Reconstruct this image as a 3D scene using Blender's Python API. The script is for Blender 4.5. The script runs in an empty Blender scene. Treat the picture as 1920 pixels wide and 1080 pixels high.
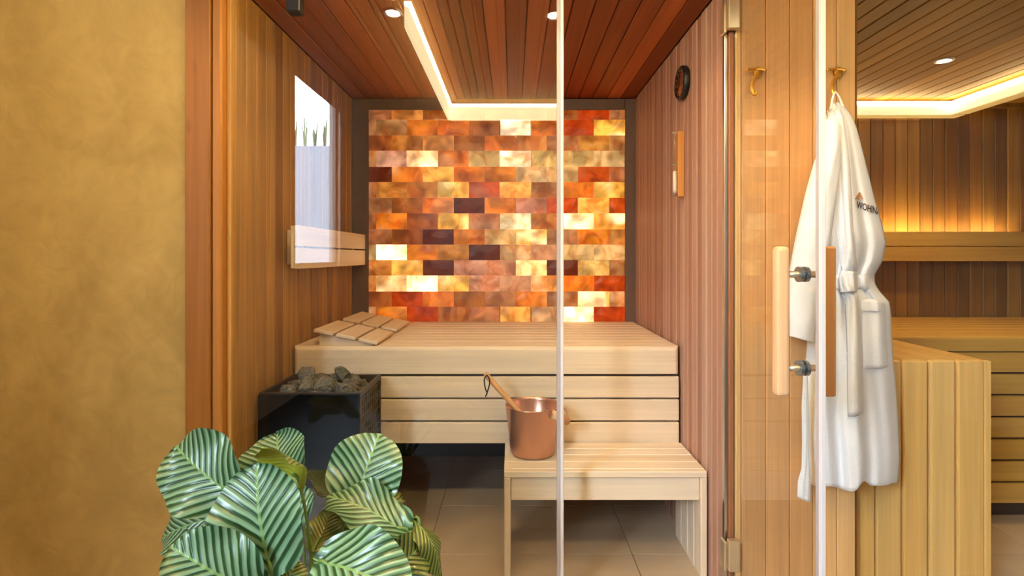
import bpy, bmesh, math, random
from mathutils import Vector, Matrix, noise as mnoise
random.seed(7)
PI = math.pi
C = bpy.context.scene.collection
SC = bpy.context.scene
F, CX, HY, HC = 985.0, 960.0, 480.0, 1.31      # focal length (px), principal column, horizon row, camera height

# ------------------------------------------------------------------ camera, sky, exposure
cd = bpy.data.cameras.new('camera'); cam = bpy.data.objects.new('camera', cd); C.objects.link(cam)
cam.location = (0, 0, HC); cam.rotation_euler = (PI/2, 0, 0)
cd.sensor_width = 36; cd.lens = F/1920*36; cd.shift_y = -60/1920; cd.clip_start = 0.02
SC.camera = cam
w = bpy.data.worlds.new('overcast_sky'); SC.world = w; w.use_nodes = True
bg = w.node_tree.nodes['Background']; bg.inputs[0].default_value = (0.68, 0.84, 1.0, 1); bg.inputs[1].default_value = 66.0
SC.view_settings.view_transform = 'Standard'; SC.view_settings.look = 'None'
SC.view_settings.gamma = 1; SC.view_settings.use_curve_mapping = False
SC.view_settings.exposure = 0.0
SC.cycles.transparent_max_bounces = 24; SC.cycles.max_bounces = 12; SC.cycles.diffuse_bounces = 5
SC.cycles.use_denoising = True
SC.cycles.sample_clamp_indirect = 6.0
SC.cycles.caustics_reflective = False; SC.cycles.caustics_refractive = False

def area(name, loc, target, size, energy, col, size_y=None, shape='RECTANGLE', spread=None, portal=False):
    l = bpy.data.lights.new(name, 'AREA'); o = bpy.data.objects.new(name, l); C.objects.link(o)
    o.location = loc; d = Vector(target)-Vector(loc); o.rotation_euler = d.to_track_quat('-Z', 'Z').to_euler()
    l.shape = shape; l.size = size
    if size_y: l.size_y = size_y
    l.energy = energy; l.color = col
    if spread: l.spread = spread
    if portal: l.cycles.is_portal = True
    return o
area('window_portal', (-2.03, -1.6, 2.2), (0, -1.6, 2.2), 1.2, 1, (1, 1, 1), 2.0, portal=True)
WARM = (1.0, 0.66, 0.34); WARM2 = (1.0, 0.74, 0.42)
area('hall_lamp_light', (-1.65, 0.75, 3.27), (-1.65, 0.75, 0), 0.5, 26, (1.0, 0.80, 0.54), shape='DISK')

def spot(name, loc, energy, col, angle=110, blend=0.6, r=0.03):
    l = bpy.data.lights.new(name, 'SPOT'); o = bpy.data.objects.new(name, l); C.objects.link(o)
    o.location = loc; l.energy = energy; l.color = col; l.spot_size = math.radians(angle); l.spot_blend = blend; l.shadow_soft_size = r
    return o

# ------------------------------------------------------------------ helpers
def lin(c):
    out = []
    for v in c:
        v /= 255.0
        out.append(v/12.92 if v <= 0.04045 else ((v+0.055)/1.055)**2.4)
    return (*out, 1)

def P(px, py, d):
    return Vector(((px-CX)*d/F, d, HC-(py-HY)*d/F))

def tag(o, label=None, cat=None, group=None, kind=None):
    if label: o['label'] = label
    if cat: o['category'] = cat
    if group: o['group'] = group
    if kind: o['kind'] = kind
    return o

def link(name, me, mat=None, parent=None, loc=(0, 0, 0), rot=None):
    o = bpy.data.objects.new(name, me); C.objects.link(o)
    if mat is not None and me is not None and not me.materials: me.materials.append(mat)
    loc = Vector(loc)
    if parent:
        o.parent = parent
        p = parent; base = Vector(p.location)
        while p.parent: p = p.parent; base = base+Vector(p.location)
        loc = loc-base
    o.location = loc
    if rot: o.rotation_euler = rot
    return o

def empty(name, loc, label, cat, group=None, kind=None):
    o = bpy.data.objects.new(name, None); C.objects.link(o); o.location = loc; o.empty_display_size = 0.05
    return tag(o, label, cat, group, kind)

def mesh_from(bm, name, smooth=False):
    bmesh.ops.recalc_face_normals(bm, faces=bm.faces[:])
    me = bpy.data.meshes.new(name); bm.to_mesh(me); bm.free()
    if smooth:
        for p in me.polygons: p.use_smooth = True
    return me

_cache = {}
def box_me(s, bevel=0.003, seg=1, mat=None):
    key = (tuple(round(v, 4) for v in s), bevel, seg, mat.name if mat else '')
    if key in _cache: return _cache[key]
    bm = bmesh.new(); bmesh.ops.create_cube(bm, size=1)
    for v in bm.verts: v.co = Vector((v.co.x*s[0], v.co.y*s[1], v.co.z*s[2]))
    if bevel: bmesh.ops.bevel(bm, geom=bm.edges[:], offset=bevel, segments=seg, affect='EDGES', profile=0.5)
    me = mesh_from(bm, 'board_mesh'); _cache[key] = me
    if mat: me.materials.append(mat)
    return me

def box(name, lo, hi, mat, parent=None, bevel=0.003, seg=1):
    lo, hi = Vector(lo), Vector(hi); s = hi-lo
    return link(name, box_me(s, bevel, seg, mat), mat, parent, (lo+hi)/2)

def revolve(profile, n=32, name='lathe', smooth=True):     # [(r, z)] about z
    bm = bmesh.new(); rings = []
    for r, z in profile:
        rings.append([bm.verts.new((max(r, 1e-4)*math.cos(2*PI*i/n), max(r, 1e-4)*math.sin(2*PI*i/n), z)) for i in range(n)])
    for a, b in zip(rings, rings[1:]):
        for i in range(n): bm.faces.new((a[i], a[(i+1) % n], b[(i+1) % n], b[i]))
    bmesh.ops.remove_doubles(bm, verts=bm.verts[:], dist=2e-4)
    me = mesh_from(bm, name, smooth); return me

def tube_me(pts, radii, n=10, name='tube', smooth=True, caps=True, flat=1.0):
    pts = [Vector(p) for p in pts]
    if not hasattr(radii, '__len__'): radii = [radii]*len(pts)
    bm = bmesh.new(); rings = []; up = None
    for i, p in enumerate(pts):
        t = (pts[min(i+1, len(pts)-1)]-pts[max(i-1, 0)]).normalized()
        if up is None:
            up = Vector((0, 0, 1)) if abs(t.z) < 0.9 else Vector((1, 0, 0))
        a = t.cross(up).normalized(); b = a.cross(t).normalized(); up = b
        rings.append([bm.verts.new(p+radii[i]*(a*math.cos(2*PI*k/n)+b*flat*math.sin(2*PI*k/n))) for k in range(n)])
    for r0, r1 in zip(rings, rings[1:]):
        for k in range(n): bm.faces.new((r0[k], r0[(k+1) % n], r1[(k+1) % n], r1[k]))
    if caps: bm.faces.new(rings[0][::-1]); bm.faces.new(rings[-1])
    return mesh_from(bm, name, smooth)

def smooth_pts(pts, n=8):                                # Catmull-Rom
    pts = [Vector(p) for p in pts]; out = []
    q = [2*pts[0]-pts[1]]+pts+[2*pts[-1]-pts[-2]]
    for i in range(1, len(q)-2):
        for k in range(n):
            t = k/n; a, b, c, d = q[i-1], q[i], q[i+1], q[i+2]
            out.append(0.5*((2*b)+(c-a)*t+(2*a-5*b+4*c-d)*t*t+(3*b-a-3*c+d)*t**3))
    out.append(pts[-1]); return out

def interp(tab, x):
    if x <= tab[0][0]: return tab[0][1]
    for (a, va), (b, vb) in zip(tab, tab[1:]):
        if x <= b:
            t = (x-a)/(b-a); return va+(vb-va)*t
    return tab[-1][1]

# ------------------------------------------------------------------ materials
def new_mat(name):
    m = bpy.data.materials.new(name); m.use_nodes = True
    return m, m.node_tree.nodes, m.node_tree.links, m.node_tree.nodes['Principled BSDF']

def plain(name, col, rough=0.5, metal=0.0, spec=0.5, bump=0, bscale=80, vary=0.0):
    m, N, L, b = new_mat(name)
    b.inputs['Base Color'].default_value = lin(col); b.inputs['Roughness'].default_value = rough
    b.inputs['Metallic'].default_value = metal; b.inputs['Specular IOR Level'].default_value = spec
    if bump or vary:
        tc = N.new('ShaderNodeTexCoord'); no = N.new('ShaderNodeTexNoise'); no.inputs['Scale'].default_value = bscale; no.inputs['Detail'].default_value = 5
        L.new(tc.outputs['Object'], no.inputs['Vector'])
        if bump:
            bp = N.new('ShaderNodeBump'); bp.inputs['Strength'].default_value = bump; bp.inputs['Distance'].default_value = 0.01
            L.new(no.outputs['Fac'], bp.inputs['Height']); L.new(bp.outputs[0], b.inputs['Normal'])
        if vary:
            mr = N.new('ShaderNodeMapRange'); mr.inputs['From Min'].default_value = 0.3; mr.inputs['From Max'].default_value = 0.7
            mr.inputs['To Min'].default_value = 1-vary; mr.inputs['To Max'].default_value = 1+vary
            L.new(no.outputs['Fac'], mr.inputs['Value'])
            mx = N.new('ShaderNodeVectorMath'); mx.operation = 'SCALE'; mx.inputs[0].default_value = lin(col)[:3]
            L.new(mr.outputs[0], mx.inputs['Scale']); L.new(mx.outputs[0], b.inputs['Base Color'])
    return m

def wood(name, tones, axis=2, grain=0.22, rough=0.5, spec=0.3, knots=False):
    m, N, L, b = new_mat(name)
    tc = N.new('ShaderNodeTexCoord'); oi = N.new('ShaderNodeObjectInfo')
    off = N.new('ShaderNodeVectorMath'); off.operation = 'SCALE'; off.inputs[0].default_value = (13.1, 27.7, 41.3)
    L.new(oi.outputs['Random'], off.inputs['Scale'])
    def streak(fine, long_, detail, dist):
        mp = N.new('ShaderNodeMapping'); sc = [fine]*3; sc[axis] = long_
        mp.inputs['Scale'].default_value = sc
        L.new(tc.outputs['Object'], mp.inputs['Vector']); L.new(off.outputs[0], mp.inputs['Location'])
        no = N.new('ShaderNodeTexNoise'); no.inputs['Scale'].default_value = 1; no.inputs['Detail'].default_value = detail
        no.inputs['Distortion'].default_value = dist
        L.new(mp.outputs[0], no.inputs['Vector']); return no
    n1 = streak(26, 0.9, 3, 0.5); n2 = streak(150, 2.5, 2, 0.2)
    rp = N.new('ShaderNodeValToRGB'); cr = rp.color_ramp
    while len(cr.elements) < len(tones): cr.elements.new(0.5)
    for i, t in enumerate(tones):
        cr.elements[i].position = i/max(1, len(tones)-1); cr.elements[i].color = lin(t)
    L.new(oi.outputs['Random'], rp.inputs['Fac'])
    def mr(src, lo, hi):
        r = N.new('ShaderNodeMapRange'); r.inputs['From Min'].default_value = 0.3; r.inputs['From Max'].default_value = 0.7
        r.inputs['To Min'].default_value = lo; r.inputs['To Max'].default_value = hi; L.new(src, r.inputs['Value']); return r
    a = mr(n1.outputs['Fac'], 1-grain, 1+grain*0.7); c = mr(n2.outputs['Fac'], 1-grain*0.45, 1+grain*0.35)
    mu = N.new('ShaderNodeMath'); mu.operation = 'MULTIPLY'; L.new(a.outputs[0], mu.inputs[0]); L.new(c.outputs[0], mu.inputs[1])
    vm = N.new('ShaderNodeVectorMath'); vm.operation = 'SCALE'; L.new(rp.outputs[0], vm.inputs[0]); L.new(mu.outputs[0], vm.inputs['Scale'])
    src = vm.outputs[0]
    if knots:
        mp = N.new('ShaderNodeMapping'); sc = [9.0]*3; sc[axis] = 3.2; mp.inputs['Scale'].default_value = sc
        L.new(tc.outputs['Object'], mp.inputs['Vector']); L.new(off.outputs[0], mp.inputs['Location'])
        vo = N.new('ShaderNodeTexVoronoi'); L.new(mp.outputs[0], vo.inputs['Vector']); vo.inputs['Scale'].default_value = 1
        k = N.new('ShaderNodeMapRange'); k.inputs['From Min'].default_value = 0.02; k.inputs['From Max'].default_value = 0.14
        k.inputs['To Min'].default_value = 0.55; k.inputs['To Max'].default_value = 1; L.new(vo.outputs['Distance'], k.inputs['Value'])
        v2 = N.new('ShaderNodeVectorMath'); v2.operation = 'SCALE'; L.new(src, v2.inputs[0]); L.new(k.outputs[0], v2.inputs['Scale']); src = v2.outputs[0]
    L.new(src, b.inputs['Base Color'])
    b.inputs['Roughness'].default_value = rough; b.inputs['Specular IOR Level'].default_value = spec
    bp = N.new('ShaderNodeBump'); bp.inputs['Strength'].default_value = 0.12; bp.inputs['Distance'].default_value = 0.004
    L.new(n2.outputs['Fac'], bp.inputs['Height']); L.new(bp.outputs[0], b.inputs['Normal'])
    return m

def emit(name, col, strength):
    m, N, L, b = new_mat(name)
    b.inputs['Base Color'].default_value = (0.8, 0.8, 0.8, 1)
    b.inputs['Emission Color'].default_value = (*col, 1); b.inputs['Emission Strength'].default_value = strength
    return m

def glass(name, ior=1.6, tint=(0.985, 0.99, 0.985)):
    m, N, L, b = new_mat(name); N.remove(b)
    out = [n for n in N if n.type == 'OUTPUT_MATERIAL'][0]
    tr = N.new('ShaderNodeBsdfTransparent'); tr.inputs[0].default_value = (*tint, 1)
    gl = N.new('ShaderNodeBsdfGlossy'); gl.inputs['Roughness'].default_value = 0.0
    fr = N.new('ShaderNodeFresnel'); ge = N.new('ShaderNodeNewGeometry')
    mr = N.new('ShaderNodeMapRange'); mr.inputs['To Min'].default_value = ior; mr.inputs['To Max'].default_value = 1/ior
    L.new(ge.outputs['Backfacing'], mr.inputs['Value']); L.new(mr.outputs[0], fr.inputs['IOR'])
    mx = N.new('ShaderNodeMixShader'); L.new(fr.outputs[0], mx.inputs[0]); L.new(tr.outputs[0], mx.inputs[1]); L.new(gl.outputs[0], mx.inputs[2])
    L.new(mx.outputs[0], out.inputs['Surface'])
    return m

W_LEFT = wood('cedar_left', [(142, 96, 36), (182, 134, 64), (160, 112, 44), (192, 144, 74), (150, 104, 42)], 2, 0.25)
W_RIGHT = wood('cedar_right', [(181, 139, 117), (162, 117, 96), (186, 148, 125), (171, 127, 106), (153, 108, 89), (191, 155, 132)], 2, 0.14)
W_CEIL = wood('cedar_ceiling', [(140, 64, 26), (176, 92, 42), (124, 54, 22), (188, 104, 54), (150, 72, 30)], 1, 0.2)
W_PART = wood('cedar_partition', [(209, 160, 103), (228, 184, 122), (200, 147, 94), (220, 173, 113)], 2, 0.16)
W_POST = wood('cedar_post', [(143, 89, 29), (150, 96, 34)], 2, 0.18, knots=True)
W_BENCH_X = wood('aspen_along', [(240, 222, 194), (233, 211, 180), (243, 227, 202), (230, 206, 174)], 0, 0.09)
W_BENCH_Y = wood('aspen_deep', [(240, 220, 190), (233, 210, 178)], 1, 0.09)
W_BENCH_Z = wood('aspen_upright', [(238, 218, 190), (232, 209, 178), (241, 222, 196)], 2, 0.09)
G_X = wood('lit_aspen_along', [(200, 155, 70), (193, 147, 62), (205, 162, 76)], 0, 0.12)  # second-room aspen set: the yellow lamp light is put into the colour
G_Y = wood('lit_aspen_deep', [(211, 166, 87), (203, 156, 78)], 1, 0.12)
G_Z = wood('lit_aspen_upright', [(230, 184, 108), (222, 174, 98), (234, 190, 116)], 2, 0.12)
W_CANOPY = wood('canopy_cedar', [(214, 170, 118), (204, 156, 106), (220, 178, 126)], 1, 0.14)
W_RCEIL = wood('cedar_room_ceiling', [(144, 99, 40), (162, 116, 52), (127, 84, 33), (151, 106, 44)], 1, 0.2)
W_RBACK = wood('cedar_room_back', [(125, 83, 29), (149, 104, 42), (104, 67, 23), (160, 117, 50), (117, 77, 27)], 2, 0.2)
W_HANDLE = wood('maple_handle', [(228, 184, 140), (224, 178, 132)], 2, 0.1, rough=0.4)
W_DARK = plain('dark_joint', (52, 30, 18), 0.9)
W_FRAME = plain('grey_brown_frame', (112, 88, 74), 0.6, vary=0.08, bscale=20)
M_BLACK = plain('black_metal', (16, 15, 15), 0.45)
M_BLACKGLASS = plain('black_glass', (4, 5, 7), 0.05, spec=0.25)
M_NICKEL = plain('brushed_nickel', (220, 204, 172), 0.28, metal=0.8)
M_STEEL = plain('satin_steel', (205, 200, 192), 0.3, metal=1)
M_BRASS = plain('aged_brass', (228, 172, 70), 0.32, metal=0.7)
M_COPPER = plain('brushed_copper', (224, 172, 144), 0.3, metal=0.85)
M_CREAM = plain('cream_fascia', (240, 226, 190), 0.6)
M_GLASS = glass('clear_glass')
M_SEAL = plain('pale_edge_seal', (242, 236, 238), 0.25, spec=0.6)
M_SEALG = plain('grey_edge_seal', (200, 190, 190), 0.3)
def let_through(m, f):
    N, L = m.node_tree.nodes, m.node_tree.links
    out = [n for n in N if n.type == 'OUTPUT_MATERIAL'][0]; tr = N.new('ShaderNodeBsdfTransparent'); mx = N.new('ShaderNodeMixShader')
    mx.inputs[0].default_value = f; L.new(N['Principled BSDF'].outputs[0], mx.inputs[1]); L.new(tr.outputs[0], mx.inputs[2]); L.new(mx.outputs[0], out.inputs['Surface'])
let_through(M_SEAL, 0.12); let_through(M_SEALG, 0.3)
M_TERRY = plain('white_terry', (238, 238, 240), 0.95, spec=0.05, bump=0.35, bscale=420)
M_WHITE = plain('white_render', (226, 234, 246), 0.9)
M_STONE = plain('grey_stone', (112, 108, 94), 0.85, bump=0.9, bscale=9, vary=0.45)

def plaster():
    m, N, L, b = new_mat('ochre_plaster')
    tc = N.new('ShaderNodeTexCoord')
    a = N.new('ShaderNodeTexNoise'); a.inputs['Scale'].default_value = 1.9; a.inputs['Detail'].default_value = 7; a.inputs['Distortion'].default_value = 0.9; a.inputs['Roughness'].default_value = 0.55
    c = N.new('ShaderNodeTexNoise'); c.inputs['Scale'].default_value = 8; c.inputs['Detail'].default_value = 6; c.inputs['Distortion'].default_value = 1.8
    L.new(tc.outputs['Object'], a.inputs['Vector']); L.new(tc.outputs['Object'], c.inputs['Vector'])
    rp = N.new('ShaderNodeValToRGB'); e = rp.color_ramp.elements
    e[0].position = 0.32; e[0].color = lin((168, 137, 77)); e[1].position = 0.68; e[1].color = lin((193, 162, 97))
    L.new(a.outputs['Fac'], rp.inputs['Fac'])
    mr = N.new('ShaderNodeMapRange'); mr.inputs['From Min'].default_value = 0.3; mr.inputs['From Max'].default_value = 0.7; mr.inputs['To Min'].default_value = 0.92; mr.inputs['To Max'].default_value = 1.06
    L.new(c.outputs['Fac'], mr.inputs['Value'])
    vm = N.new('ShaderNodeVectorMath'); vm.operation = 'SCALE'; L.new(rp.outputs[0], vm.inputs[0]); L.new(mr.outputs[0], vm.inputs['Scale'])
    L.new(vm.outputs[0], b.inputs['Base Color']); b.inputs['Roughness'].default_value = 0.75; b.inputs['Specular IOR Level'].default_value = 0.25
    bp = N.new('ShaderNodeBump'); bp.inputs['Strength'].default_value = 0.12; bp.inputs['Distance'].default_value = 0.02
    L.new(c.outputs['Fac'], bp.inputs['Height']); L.new(bp.outputs[0], b.inputs['Normal'])
    return m
M_PLASTER = plaster()

def salt():
    m, N, L, b = new_mat('backlit_salt')
    tc = N.new('ShaderNodeTexCoord'); oi = N.new('ShaderNodeObjectInfo')
    off = N.new('ShaderNodeVectorMath'); off.operation = 'SCALE'; off.inputs[0].default_value = (71, 33, 57); L.new(oi.outputs['Random'], off.inputs['Scale'])
    ad = N.new('ShaderNodeVectorMath'); L.new(tc.outputs['Object'], ad.inputs[0]); L.new(off.outputs[0], ad.inputs[1])
    def no(s, d, di):
        n = N.new('ShaderNodeTexNoise'); n.inputs['Scale'].default_value = s; n.inputs['Detail'].default_value = d; n.inputs['Distortion'].default_value = di
        L.new(ad.outputs[0], n.inputs['Vector']); return n
    big = no(9, 1, 0.4); vein = no(8, 4, 1.6); glow = no(5.5, 1, 0.3)
    # colour: deep red veins -> the brick's own colour -> pale glow imitating lamps behind
    hs = N.new('ShaderNodeVectorMath'); hs.operation = 'MULTIPLY'; hs.inputs[1].default_value = (0.78, 0.54, 0.36); L.new(oi.outputs['Color'], hs.inputs[0])
    r1 = N.new('ShaderNodeMapRange'); r1.inputs['From Min'].default_value = 0.36; r1.inputs['From Max'].default_value = 0.56; L.new(vein.outputs['Fac'], r1.inputs['Value'])
    m1 = N.new('ShaderNodeMix'); m1.data_type = 'RGBA'; L.new(r1.outputs[0], m1.inputs[0]); L.new(hs.outputs[0], m1.inputs[6]); L.new(oi.outputs['Color'], m1.inputs[7])
    st = N.new('ShaderNodeMapRange'); st.inputs['From Min'].default_value = 0.34; st.inputs['From Max'].default_value = 0.66; st.inputs['To Min'].default_value = 0.55; st.inputs['To Max'].default_value = 1.5
    L.new(big.outputs['Fac'], st.inputs['Value'])
    mu = N.new('ShaderNodeMath'); mu.operation = 'MULTIPLY'; L.new(st.outputs[0], mu.inputs[0]); L.new(oi.outputs['Alpha'], mu.inputs[1])
    gm = N.new('ShaderNodeMapRange'); gm.inputs['From Min'].default_value = 0.5; gm.inputs['From Max'].default_value = 0.72; gm.interpolation_type = 'SMOOTHSTEP'
    L.new(glow.outputs['Fac'], gm.inputs['Value'])
    ga = N.new('ShaderNodeMath'); ga.operation = 'MULTIPLY'; ga.use_clamp = True; al = N.new('ShaderNodeMapRange'); al.inputs['From Min'].default_value = 0.6; al.inputs['From Max'].default_value = 1.3; L.new(oi.outputs['Alpha'], al.inputs['Value'])
    L.new(gm.outputs[0], ga.inputs[0]); L.new(al.outputs[0], ga.inputs[1])
    mc = N.new('ShaderNodeMix'); mc.data_type = 'RGBA'; mc.inputs[7].default_value = (1.0, 0.80, 0.44, 1); L.new(ga.outputs[0], mc.inputs[0]); L.new(m1.outputs[2], mc.inputs[6])
    g2 = N.new('ShaderNodeMath'); g2.operation = 'MULTIPLY_ADD'; g2.inputs[1].default_value = 0.8; g2.inputs[2].default_value = 1.0; L.new(ga.outputs[0], g2.inputs[0])
    m3 = N.new('ShaderNodeMath'); m3.operation = 'MULTIPLY'; L.new(mu.outputs[0], m3.inputs[0]); L.new(g2.outputs[0], m3.inputs[1]); mu = m3
    L.new(mc.outputs[2], b.inputs['Emission Color']); L.new(mu.outputs[0], b.inputs['Emission Strength'])
    bc = N.new('ShaderNodeVectorMath'); bc.operation = 'SCALE'; bc.inputs['Scale'].default_value = 0.3; L.new(m1.outputs[2], bc.inputs[0])
    L.new(bc.outputs[0], b.inputs['Base Color']); b.inputs['Roughness'].default_value = 0.3; b.inputs['Specular IOR Level'].default_value = 0.25
    bp = N.new('ShaderNodeBump'); bp.inputs['Strength'].default_value = 0.5; bp.inputs['Distance'].default_value = 0.01
    L.new(vein.outputs['Fac'], bp.inputs['Height']); L.new(bp.outputs[0], b.inputs['Normal'])
    return m
M_SALT = salt()

def leaf_mat(name, dark, pale, under, freq=9.5):
    m, N, L, b = new_mat(name)
    uv = N.new('ShaderNodeUVMap'); sx = N.new('ShaderNodeSeparateXYZ'); L.new(uv.outputs[0], sx.inputs[0])
    def M(op, a, bb=None, c=None):
        n = N.new('ShaderNodeMath'); n.operation = op
        for i, v in enumerate((a, bb, c)):
            if v is None: continue
            if isinstance(v, (int, float)): n.inputs[i].default_value = v
            else: L.new(v, n.inputs[i])
        return n.outputs[0]
    u = sx.outputs['X']; v = M('ABSOLUTE', M('MULTIPLY_ADD', sx.outputs['Y'], 2.0, -1.0))
    bend = M('MULTIPLY', M('POWER', v, 0.88), 0.44)
    u0 = M('SUBTRACT', u, bend)
    tc = N.new('ShaderNodeTexCoord'); no = N.new('ShaderNodeTexNoise'); no.inputs['Scale'].default_value = 18; L.new(tc.outputs['Object'], no.inputs['Vector'])
    ph = M('ADD', M('MULTIPLY', u0, 2*PI*freq), M('MULTIPLY', no.outputs['Fac'], 1.6))
    s = M('SINE', ph)
    s2 = M('SINE', M('ADD', M('MULTIPLY', ph, 2.0), 0.7))
    val = M('ADD', M('MULTIPLY', s, 0.5), M('MULTIPLY', s2, 0.22))
    edge = 1.0
    rm = N.new('ShaderNodeMapRange'); rm.inputs['From Min'].default_value = -0.12; rm.inputs['From Max'].default_value = 0.42; L.new(val, rm.inputs['Value'])
    fac = M('MULTIPLY', rm.outputs[0], edge)
    mid = M('LESS_THAN', v, 0.03)
    mx = N.new('ShaderNodeMix'); mx.data_type = 'RGBA'; mx.inputs[6].default_value = lin(dark); mx.inputs[7].default_value = lin(pale); L.new(fac, mx.inputs[0])
    m2 = N.new('ShaderNodeMix'); m2.data_type = 'RGBA'; m2.inputs[7].default_value = lin((118, 156, 92)); L.new(mid, m2.inputs[0]); L.new(mx.outputs[2], m2.inputs[6])
    ge = N.new('ShaderNodeNewGeometry'); m3 = N.new('ShaderNodeMix'); m3.data_type = 'RGBA'; m3.inputs[7].default_value = lin(under)
    L.new(ge.outputs['Backfacing'], m3.inputs[0]); L.new(m2.outputs[2], m3.inputs[6]); L.new(m3.outputs[2], b.inputs['Base Color'])
    b.inputs['Roughness'].default_value = 0.3; b.inputs['Specular IOR Level'].default_value = 0.6
    bp = N.new('ShaderNodeBump'); bp.inputs['Strength'].default_value = 0.25; bp.inputs['Distance'].default_value = 0.006
    L.new(s, bp.inputs['Height']); L.new(bp.outputs[0], b.inputs['Normal'])
    return m
M_LEAF = leaf_mat('striped_leaf', (34, 70, 34), (132, 170, 134), (120, 138, 42))
M_LEAF2 = leaf_mat('striped_leaf_olive', (46, 74, 22), (136, 150, 70), (98, 108, 44))
M_LEAF3 = leaf_mat('young_leaf', (70, 110, 40), (158, 176, 110), (156, 160, 44))
M_STEM = plain('leaf_stalk', (96, 128, 56), 0.45)

# ------------------------------------------------------------------ setting
XL, XR, YG, YB, ZC = -1.04, 0.80, 1.96, 3.42, 2.336     # sauna left/right wall, glass line, back wall, ceiling

def planks_y(parent, x, y0, y1, z0, z1, wid, mat, side, name='plank', t=0.014):     # on a wall facing +-x, boards standing, laid along y
    n = max(1, round((y1-y0)/wid)); wd = (y1-y0)/n
    for i in range(n):
        ya = y0+i*wd
        off = random.uniform(-0.0015, 0.0015)
        xa, xb = (x-t, x) if side > 0 else (x, x+t)
        box(name, (xa+off, ya+0.0015, z0), (xb+off, ya+wd-0.0015, z1), mat, parent, 0.004)

def planks_x(parent, y, x0, x1, z0, z1, wid, mat, name='plank', t=0.014):           # on a wall facing -y
    n = max(1, round((x1-x0)/wid)); wd = (x1-x0)/n
    for i in range(n):
        xa = x0+i*wd; off = random.uniform(-0.0012, 0.0012)
        box(name, (xa+0.0015, y+off, z0), (xa+wd-0.0015, y+t+off, z1), mat, parent, 0.004)

def boards_ceiling(parent, z, x0, x1, y0, y1, wid, mat, name='ceiling_board', t=0.014):
    n = max(1, round((x1-x0)/wid)); wd = (x1-x0)/n
    for i in range(n):
        xa = x0+i*wd; off = random.uniform(-0.001, 0.001)
        box(name, (xa+0.0015, y0, z+off), (xa+wd-0.0015, y1, z+t+off), mat, parent, 0.004)

# floor with large tiles
fh = box('floor_hall', (-2.2, -4.2, -0.12), (3.8, 0.95, 0.0), plain('darkened_floor', (44, 42, 42), 0.6), bevel=0)  # unseen floor coloured dark so glass and heater reflect little of it
tag(fh, 'unseen hall floor darkened to weaken its reflection', 'floor', kind='structure')
floor = box('floor', (-2.2, 0.955, -0.12), (3.8, 3.7, -0.006), plain('grout', (120, 104, 86), 0.9), bevel=0)
tag(floor, 'beige grey floor of large rectangular tiles', 'floor', kind='structure')
def tile_mat():
    m = plain('floor_tile', (192, 170, 142), 0.38, spec=0.4, vary=0.07, bscale=5); return m
MT = tile_mat(); TW, TD = 0.9, 0.45
x = -2.145+0.02
for i in range(7):
    for j in range(7):
        xa = -2.17+i*TW+(0.0); ya = 0.96+j*TD
        xb = min(xa+TW-0.003, 3.78)
        if ya > 3.6: continue
        box('tile', (xa, ya, -0.012), (xb, min(ya+TD-0.003, 3.68), 0.0), MT, floor, 0.001)

wf = box('wall_front_left', (-2.15, 1.93, 0), (-1.19, 2.07, 3.4), M_PLASTER, bevel=0)
tag(wf, 'ochre troweled plaster wall left of the sauna front', 'wall', kind='structure')
post = tag(bpy.data.objects.new('trim_1', None), 'orange cedar door post between plaster wall and glass front', 'post', kind='structure'); C.objects.link(post)
box('casing', (-1.186, 1.905, 0), (-1.096, 2.05, 2.5), W_POST, post, 0.003)
box('bead', (-1.094, 1.912, 0), (-1.058, 2.05, 2.5), wood('cedar_bead', [(172, 114, 48), (172, 114, 48)], 2, 0.14), post, 0.006)
box('rebate', (-1.0575, 1.945, 0), (-1.04, 1.975, 2.5), W_LEFT, post, 0.002)

wl = box('wall_left', (XL-0.12, 1.975, 0), (XL-0.014, YB+0.1, 2.5), W_DARK, bevel=0)
tag(wl, 'left sauna wall of upright honey brown cedar boards', 'wall', kind='structure')
planks_y(wl, XL, 1.978, YB+0.04, 0.0, ZC, 0.082, W_LEFT, 1)
wr = box('wall_right', (XR+0.014, 1.97, 0), (XR+0.12, YB+0.1, 2.5), W_DARK, bevel=0)
tag(wr, 'right sauna wall of upright pinkish cedar boards', 'wall', kind='structure')
planks_y(wr, XR, 1.99, YB+0.04, 0.0, ZC, 0.056, W_RIGHT, -1)
ce = box('ceiling', (XL-0.1, 1.98, ZC+0.014), (XR+0.1, YB+0.1, ZC+0.1), W_DARK, bevel=0)
tag(ce, 'red brown cedar board ceiling of the sauna', 'ceiling', kind='structure')
boards_ceiling(ce, ZC, XL, XR, 1.98, YB+0.04, 0.092, W_CEIL)

# back wall: backlit salt bricks in a grey brown frame
wb = box('wall_back', (XL-0.1, YB+0.05, 0), (XR+0.1, YB+0.14, 2.5), plain('salt_backing', (90, 55, 35), 0.9), bevel=0)
tag(wb, 'back wall of glowing orange salt bricks in a grey brown frame', 'wall', kind='structure')
def bx3(name, px0, px1, py0, py1, y0, y1, mat, parent, bevel=0.003):
    a = P(px0, py1, YB); b = P(px1, py0, YB)
    return box(name, (a.x, y0, a.z), (b.x, y1, b.z), mat, parent, bevel)
bx3('frame_strip', 655, 691.5, 186, 800, YB-0.012, YB+0.05, W_FRAME, wb)
bx3('frame_strip', 1171.5, 1192, 186, 800, YB-0.012, YB+0.05, W_FRAME, wb)
bx3('frame_strip', 692, 1171, 186, 207, YB-0.012, YB+0.05, W_FRAME, wb)
bx3('wall_panel', 655, 1192, 607, 857, YB+0.01, YB+0.05, W_DARK, wb)
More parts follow.
